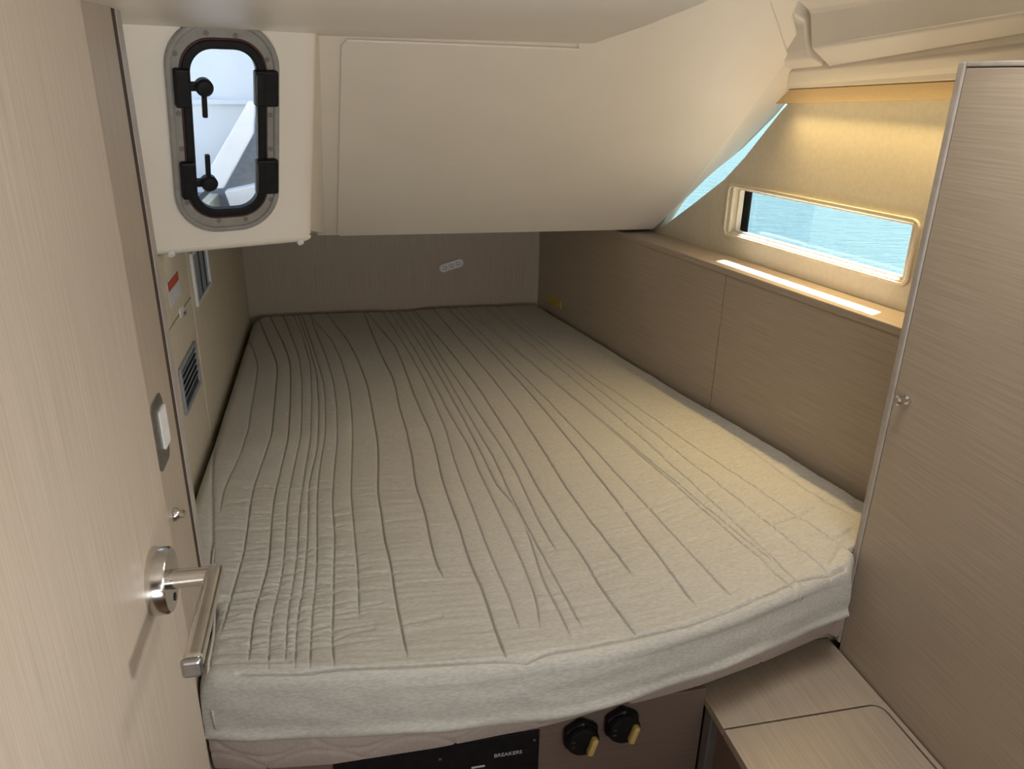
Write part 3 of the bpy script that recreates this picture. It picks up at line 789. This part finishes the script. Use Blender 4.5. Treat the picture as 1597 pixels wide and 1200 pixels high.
def build_quilt():
    NU, NV = 1080, 600
    u = np.linspace(0, 1, NU)
    # rows: finer towards the near end
    v = np.linspace(0, 1, NV)
    v = v * 1.38 - 0.38 * v * v
    xf = np.clip(-0.343 + (1.11 + 0.343) * u, xleft(1.0), 0.893)
    yf = yfront(xf)
    Y = YB + (yf[None, :] - YB) * v[:, None]
    XR0 = 0.745 + (2.88 - Y) * (1.068 - 0.745) / (2.88 - 1.279) - 0.010
    X = np.clip(-0.343 + (XR0 + 0.343) * u[None, :], xleft(Y), xright(Y))
    # long stitched lines
    G = np.zeros_like(X)
    D = np.full_like(X, 0.2)
    for li, pts in enumerate(LINES):
        p = np.array(pts)[::-1]
        ys, xs = p[:, 0 + 1], p[:, 0]
        if 19 <= li <= 25:
            c = np.polyfit(ys, xs, 2)
            yy = np.linspace(ys[0] - 0.045, ys[-1], 40)
            xs, ys = np.polyval(c, yy), yy
        else:
            yy = np.linspace(ys[0], ys[-1], 120)
            xx = np.interp(yy, ys, xs)
            k = np.hanning(13); k /= k.sum()
            xs, ys = np.convolve(np.pad(xx, 6, mode='reflect', reflect_type='odd'), k, 'valid'), yy
        y1 = max(ys[-1], 2.89) if ys[-1] > 2.2 else ys[-1]
        s = (xs[-1] - xs[-15]) / (ys[-1] - ys[-15])
        s = 0.25 * s + 0.75 * (-0.20 if li < 12 else -0.12)
        xl = np.interp(Y, ys, xs) + np.where(Y > ys[-1], (Y - ys[-1]) * s, 0)
        fade = smooth01((Y - ys[0] + 0.02) / 0.05) * smooth01((y1 + 0.04 - Y) / 0.05)
        d = np.abs(X - xl)
        wdt = 0.0016 if li != 27 else 0.0035
        amp = 0.0040 if li not in (1, 2, 9, 10, 11, 17, 18, 19) else 0.0056
        G = np.maximum(G, fade * amp * np.exp(-(d / wdt) ** 2))
        D = np.minimum(D, d + (1 - fade) * 0.06)
    puff = 0.0022 * (1 - np.exp(-(D / 0.010)))
    # pulled cross pleats
    def pleat(pts, amp, wd=0.0030):
        nonlocal G
        p = np.array(pts)
        x0, x1 = p[:, 0].min(), p[:, 0].max()
        yl = np.interp(X, p[:, 0], p[:, 1])
        fd = smooth01((X - x0) / 0.012 + 0.3) * smooth01((x1 - X) / 0.012 + 0.3) * ((X > x0 - 0.004) & (X < x1 + 0.004))
        G = np.maximum(G, fd * amp * np.exp(-((Y - yl) / wd) ** 2))
    for a, pts in CROSS:
        pleat(pts, 0.0040 * a, 0.0028)
    pleat(FRONT, 0.0095, 0.0023)
    r = random.Random(3)
    for _ in range(120):                       # small tucks, left near corner
        x = -0.25 + abs(r.gauss(0, 0.11)); y = 1.0 + abs(r.gauss(0, 0.24)); ln = r.uniform(0.03, 0.10)
        pleat([(x, y), (x + ln, y + r.uniform(-0.006, 0.006))], r.uniform(0.0022, 0.0044), 0.0023)
    for _ in range(110):                       # and along the hull side
        y = r.uniform(1.08, 1.75); x = r.uniform(0.60, 0.95); ln = r.uniform(0.02, 0.08)
        pleat([(x, y), (x + ln, y + r.uniform(0.0, 0.022))], r.uniform(0.0014, 0.0030), 0.0027)
    near = smooth01((1.9 - Y) / 0.8)
    crinkle = field(X.shape, 18, 1.3, 5) * 0.00030 * (0.4 + near) + field(X.shape, 22, 7, 6) * 0.0006
    side = smooth01((X - xright(Y) + 0.35) / 0.3) * near
    crinkle += side * field(X.shape, 10, 5, 9) * 0.0013
    waves = field(X.shape, 80, 55, 8) * 0.0022
    Z = 0.797 + puff - G + crinkle + waves
    R = 0.024
    def roll(d, r_):
        d = np.clip(d, 0, r_)
        return r_ - np.sqrt(np.maximum(r_ * r_ - (r_ - d) ** 2, 0))
    Z -= roll(X - xleft(Y), 0.030) + roll(xright(Y) - X, 0.022) + roll(YB - Y, 0.040) + roll(Y - yf[None, :], R)
    top = np.stack([X, Y, Z], -1)
    # front drape with a rolled hem
    nd = 34
    t = np.linspace(0, 1, nd + 1)[1:]
    zt = Z[-1]
    hem = 0.676 + 0.002 * np.sin(xf * 13 + 0.5) + 0.0012 * np.sin(xf * 41) + 0.010 * smooth01((xf - 0.30) / 0.2)
    zz = zt[None, :] + (hem - zt)[None, :] * t[:, None]
    bulge = 0.003 * np.sin(np.clip(t, 0, 1) * math.pi * 0.85)[:, None] + 0.008 * np.exp(-((t - 0.86) / 0.10) ** 2)[:, None] * (0.7 + 0.3 * np.sin(xf * 23))[None, :]
    rag = field((nd, NU), 16, 3.0, 11) * 0.0006 * np.sin(t * math.pi)[:, None] + field((nd, NU), 30, 3, 12) * 0.0004
    tuck = np.where(t > 0.93, (t - 0.93) / 0.07, 0)[:, None] ** 2 * 0.014
    yy = yf[None, :] - bulge - rag + tuck
    fr = np.stack([np.repeat(xf[None, :], nd, 0), yy, zz], -1)
    P = np.concatenate([top, fr], 0)
    # side and back skirts
    sk = np.array([0.25, 0.5, 0.75, 1.0])
    zmin = 0.70
    def skirt(edge_):
        out = []
        for s in sk:
            e = edge_.copy()
            e[:, 2] = np.minimum(e[:, 2], e[:, 2] + (zmin - e[:, 2]) * s)
            out.append(e)
        return out
    L = np.stack(skirt(P[:, 0])[::-1], 1)
    Rr = np.stack(skirt(P[:, -1]), 1)
    P = np.concatenate([L, P, Rr], 1)
    B = np.stack(skirt(P[0])[::-1], 0)
    P = np.concatenate([B, P], 0)
    # hem return underneath
    last = P[-1].copy(); last[:, 1] += 0.010; last[:, 2] += 0.003
    P = np.concatenate([P, last[None]], 0)
    return grid_object('quilt', P, M['quilt'])
ql = build_quilt()
tag(ql, 'greige stitched quilt with wavy lines covering the whole berth', 'quilt')
# piping seam down the near left corner of the quilt
# ---- mattress: block following the berth outline, with scalloped quilting on its front
def build_mattress():
    nx, nz = 300, 40
    xs = np.linspace(-0.252, 0.914, nx)
    yf = np.maximum(np.interp(xs, [-0.26, -0.07, 0.10, 0.274, 0.43, 0.587, 0.75, 0.92], [0.978, 0.957, 0.957, 0.966, 0.982, 1.004, 1.042, 1.092]), yfront(xs) + 0.013)
    zs = np.linspace(0.60, 0.770, nz)
    Xg, Zg = np.meshgrid(xs, zs)
    h = np.zeros_like(Xg)
    per = 0.150
    for zc, ph, sg in ((0.600, 0.0, 1), (0.672, 0.5, -1), (0.745, 0.0, 1)):
        ph_ = ((Xg + 0.02) / per + ph) % 1.0
        arc = zc + sg * 0.040 * np.abs(np.sin(math.pi * ph_)) ** 0.7
        h = np.maximum(h, 0.0034 * np.exp(-((Zg - arc) / 0.0030) ** 2))
    zr = (Zg - 0.60) / 0.17
    sh_ = 0.010 * (1 - np.abs(2 * zr - 1) ** 3)
    Yg = yf[None, :] + 0.002 - sh_ + h
    Zg = Zg + (0.022 * np.exp(-((xs - 0.430) / 0.010) ** 2) + 0.006 * np.exp(-((xs - 0.40) / 0.05) ** 2))[None, :] * (1 - zr) ** 2
    F = np.stack([Xg, Yg, Zg], -1)
    me_o = grid_object('cover_front', F, M['ticking'])
    # body behind the front
    vs, fs = [], []
    ol = [(x, y + 0.022) for x, y in zip(xs[::6], yf[::6])] + [(0.914, 1.075), (1.06, 1.13), (1.045, 1.279), (0.725, 2.87), (-0.30, 2.87), (-0.335, 2.80), (-0.335, 1.24), (-0.252, 1.15)]
    me = mesh('mattress', [(x, y, 0.603) for x, y in ol] + [(x, y, 0.766) for x, y in ol],
              [tuple(range(len(ol))), tuple(range(2 * len(ol) - 1, len(ol) - 1, -1))] + [(i, (i + 1) % len(ol), len(ol) + (i + 1) % len(ol), len(ol) + i) for i in range(len(ol))])
    o = link('mattress', me, M['ticking'])
    me_o.parent = o
    return o
mt = build_mattress()
tag(mt, 'pinkish beige mattress with scalloped quilting showing below the quilt', 'mattress')
pip = []
for k in range(12):
    y = 1.33 - (1.33 - 1.0) * k / 11
    pip.append((-0.2395 - 0.034 * smooth01((y - 1.03) / 0.3), y, 0.7995 - 0.0))
ptop = pip + [(-0.239, 0.985, 0.790), (-0.238, 0.973, 0.765), (-0.237, 0.966, 0.730), (-0.236, 0.966, 0.695)]
tube('piping', ptop, 0.0022, M['quilt'], ql, 6)

# ------------------------------------------------------------------ electrical fittings on the berth front
sw = empty('breaker_panel', Matrix.Translation((0.107, 1.0, 0.43)))
tag(sw, 'black breaker panel with white print, under the mattress', 'panel')
boxes('panel_plate', [(-0.178, 0.178, -0.004, -0.0004, -0.13, 0.133)], M['black'], sw, 0.001)
for x, z in ((-0.168, 0.113), (0.001, 0.103), (0.169, 0.113), (0.169, -0.12), (-0.168, -0.12)):
    s = lathe('panel_screw', [(0.003, 0.0035), (0.003, 0.0052), (0.001, 0.006)], M['steel'], sw, 10)
    s.rotation_euler = (math.pi / 2, 0, 0)
    s.location = (x, 0, z)
def words(name, txt, loc, size, mat, parent):
    c = bpy.data.curves.new(name, 'FONT')
    c.body = txt
    c.size = size
    c.extrude = 0.0002
    t = bpy.data.objects.new(name, c)
    COL.objects.link(t)
    dg = bpy.context.evaluated_depsgraph_get()
    me = bpy.data.meshes.new_from_object(t.evaluated_get(dg))
    bpy.data.objects.remove(t)
    o = link(name, me, mat, parent)
    o.rotation_euler = (math.pi / 2, 0, 0)
    o.location = loc
    return o
words('lettering', 'BREAKERS', (0.096, -0.0042, 0.0865), 0.0112, M['print'], sw)
boxes('print_mark', [(0.056, 0.080, -0.0044, -0.004, 0.069, 0.073)], M['print'], sw)
boxes('print_mark', [(0.004, 0.016, -0.0044, -0.004, 0.066, 0.071)], M['print'], sw)
for k in range(6):
    b = boxes('breaker', [(-0.150 + 0.05 * k, -0.118 + 0.05 * k, -0.012, -0.003, -0.02, 0.035)], M['rubber'], sw, 0.002)

def battery_switch(x, z, label):
    e = empty('battery_switch', Matrix.Translation((x, 1.0, z)))
    tag(e, label, 'switch', None)
    e.scale = (1.16, 1.16, 1.16)
    F = frame_mtx((0, 0, 0), (1, 0, 0), (0, 0, 1), (0, -1, 0))
    hexa = [(0.031 * math.cos(math.radians(a)), 0.033 * math.sin(math.radians(a))) for a in (30, 90, 150, 210, 270, 330)]
    o = slab('housing', hexa, 0.0005, 0.014, M['black'], e, 0.005)
    o.data.transform(F)
    lathe('dial', [(0.026, 0.013), (0.026, 0.020), (0.023, 0.024), (0.010, 0.025)], M['black'], e, 28, F)
    k = boxes('key', [(-0.0050, 0.0050, -0.0170, 0.0150, 0.024, 0.036)], M['key'], e, 0.0035)
    k.data.transform(F @ Matrix.Translation((0.012, 0.0, 0)) @ Matrix.Rotation(math.radians(-16), 4, 'Z'))
    for px in (-0.012, -0.016):
        pass
    for zz in (0.006, -0.004):
        q = boxes('print_mark', [(-0.019, -0.009, zz - 0.0012, zz + 0.0012, 0.0238, 0.0246)], M['steel'], e)
        q.data.transform(F)
    s = lathe('housing_screw', [(0.0028, 0.013), (0.0028, 0.0150), (0.001, 0.0155)], M['steel'], e, 10, F @ Matrix.Translation((0.0, -0.0285, 0)))
    lathe('housing_screw', [(0.0028, 0.013), (0.0028, 0.0150), (0.001, 0.0155)], M['steel'], e, 10, F @ Matrix.Translation((0.0, 0.0285, 0)))
    return e
battery_switch(0.360, 0.541, 'black battery switch with yellow key, next to the black breaker panel')
battery_switch(0.436, 0.554, 'black battery switch with yellow key, next to the grey corner post')

# ------------------------------------------------------------------ fittings on the berth walls
e = empty('wall_plate', frame_mtx((0.398, 2.90, 0.957), (1, 0, 0.30), (-0.30, 0, 1), (0, -1, 0)))
tag(e, 'small cream oval plate with three holes on the aft bulkhead', 'plate')
slab('plate', rrect(0.048, 0.0165, 0.0155, 8), 0.0, 0.007, M['white'], e, 0.003)
for k in (-1, 0, 1):
    s = lathe('socket', [(0.0078, 0.0055), (0.0078, 0.0074), (0.0062, 0.0074), (0.0058, 0.0062), (0.001, 0.0062)], M['hole'], e, 16)
    s.location = (0.027 * k, 0, 0)

WALL = frame_mtx((-0.36, 1.72, 1.0), (0, 1, 0), (0, 0, 1), (1, 0, 0))
def on_wall(name, y, z):
    return empty(name, frame_mtx((-0.36, y, z), (0, 1, 0), (0, 0, 1), (1, 0, 0)))
e = on_wall('warning_sticker', 1.712, 1.200)
tag(e, 'small white warning sticker with a red band on the left wall', 'sticker')
slab('paper', rrect(0.058, 0.028, 0.002, 2), 0.0, 0.0010, M['paper'], e)
slab('red_band', rrect(0.056, 0.010, 0.001, 2), 0.0010, 0.0014, M['red'], e, c=(0, 0.016))
e = on_wall('panel_catch', 1.748, 1.139)
tag(e, 'tiny grey catch at the panel joint below the warning sticker', 'catch')
slab('catch_plate', rrect(0.022, 0.010, 0.003, 3), 0.0, 0.003, M['white'], e, 0.001)
boxes('catch_tongue', [(0.004, 0.026, -0.012, -0.006, 0.002, 0.006)], M['steel'], e, 0.001)
e = on_wall('air_vent', 1.735, 0.990)
tag(e, 'blue grey slatted air vent low on the left wall', 'vent')
ring('vent_frame', rrect(0.100, 0.054, 0.006, 3), rrect(0.090, 0.044, 0.003, 3), 0.0, 0.006, M['vent'], e, 0.0015)
slab('vent_throat', rrect(0.091, 0.045, 0.003, 3), 0.0003, 0.0012, M['vent_dark'], e)
for k in range(5):
    z = 0.035 - 0.0145 * k
    b = boxes('slat', [(-0.089, 0.089, z - 0.0048, z + 0.0048, -0.0008, 0.0008)], M['vent'], e)
    b.data.transform(Matrix.Translation((0, z, 0.0035)) @ Matrix.Rotation(math.radians(24), 4, 'X') @ Matrix.Translation((0, -z, 0)))
e = on_wall('inspection_pane', 2.035, 1.165)
tag(e, 'blue grey pane in a white frame, left wall just under the cockpit box', 'pane')
slab('pane', rrect(0.098, 0.058, 0.004, 3), 0.0, 0.003, M['pane_blue'], e)
ring('pane_frame', rrect(0.116, 0.066, 0.006, 3), rrect(0.098, 0.056, 0.004, 3), 0.0, 0.007, M['white'], e, 0.0015)
for dx in (-0.020, 0.048):
    boxes('divider', [(dx, dx + 0.008, -0.054, 0.054, 0.002, 0.005)], M['vent_dark'], e)

e = empty('strap_tab', frame_mtx(onp(0.145, 0.0, 0.842), PD, (0, 0, 1), PN))
tag(e, 'yellow tab on the hull panel in the far right corner', 'tab')
slab('tab', rrect(0.052, 0.016, 0.004, 3), 0.0002, 0.005, M['yellow'], e, 0.001)
boxes('tab_fold', [(-0.045, 0.045, -0.006, 0.002, 0.004, 0.009)], M['yellow'], e, 0.002)
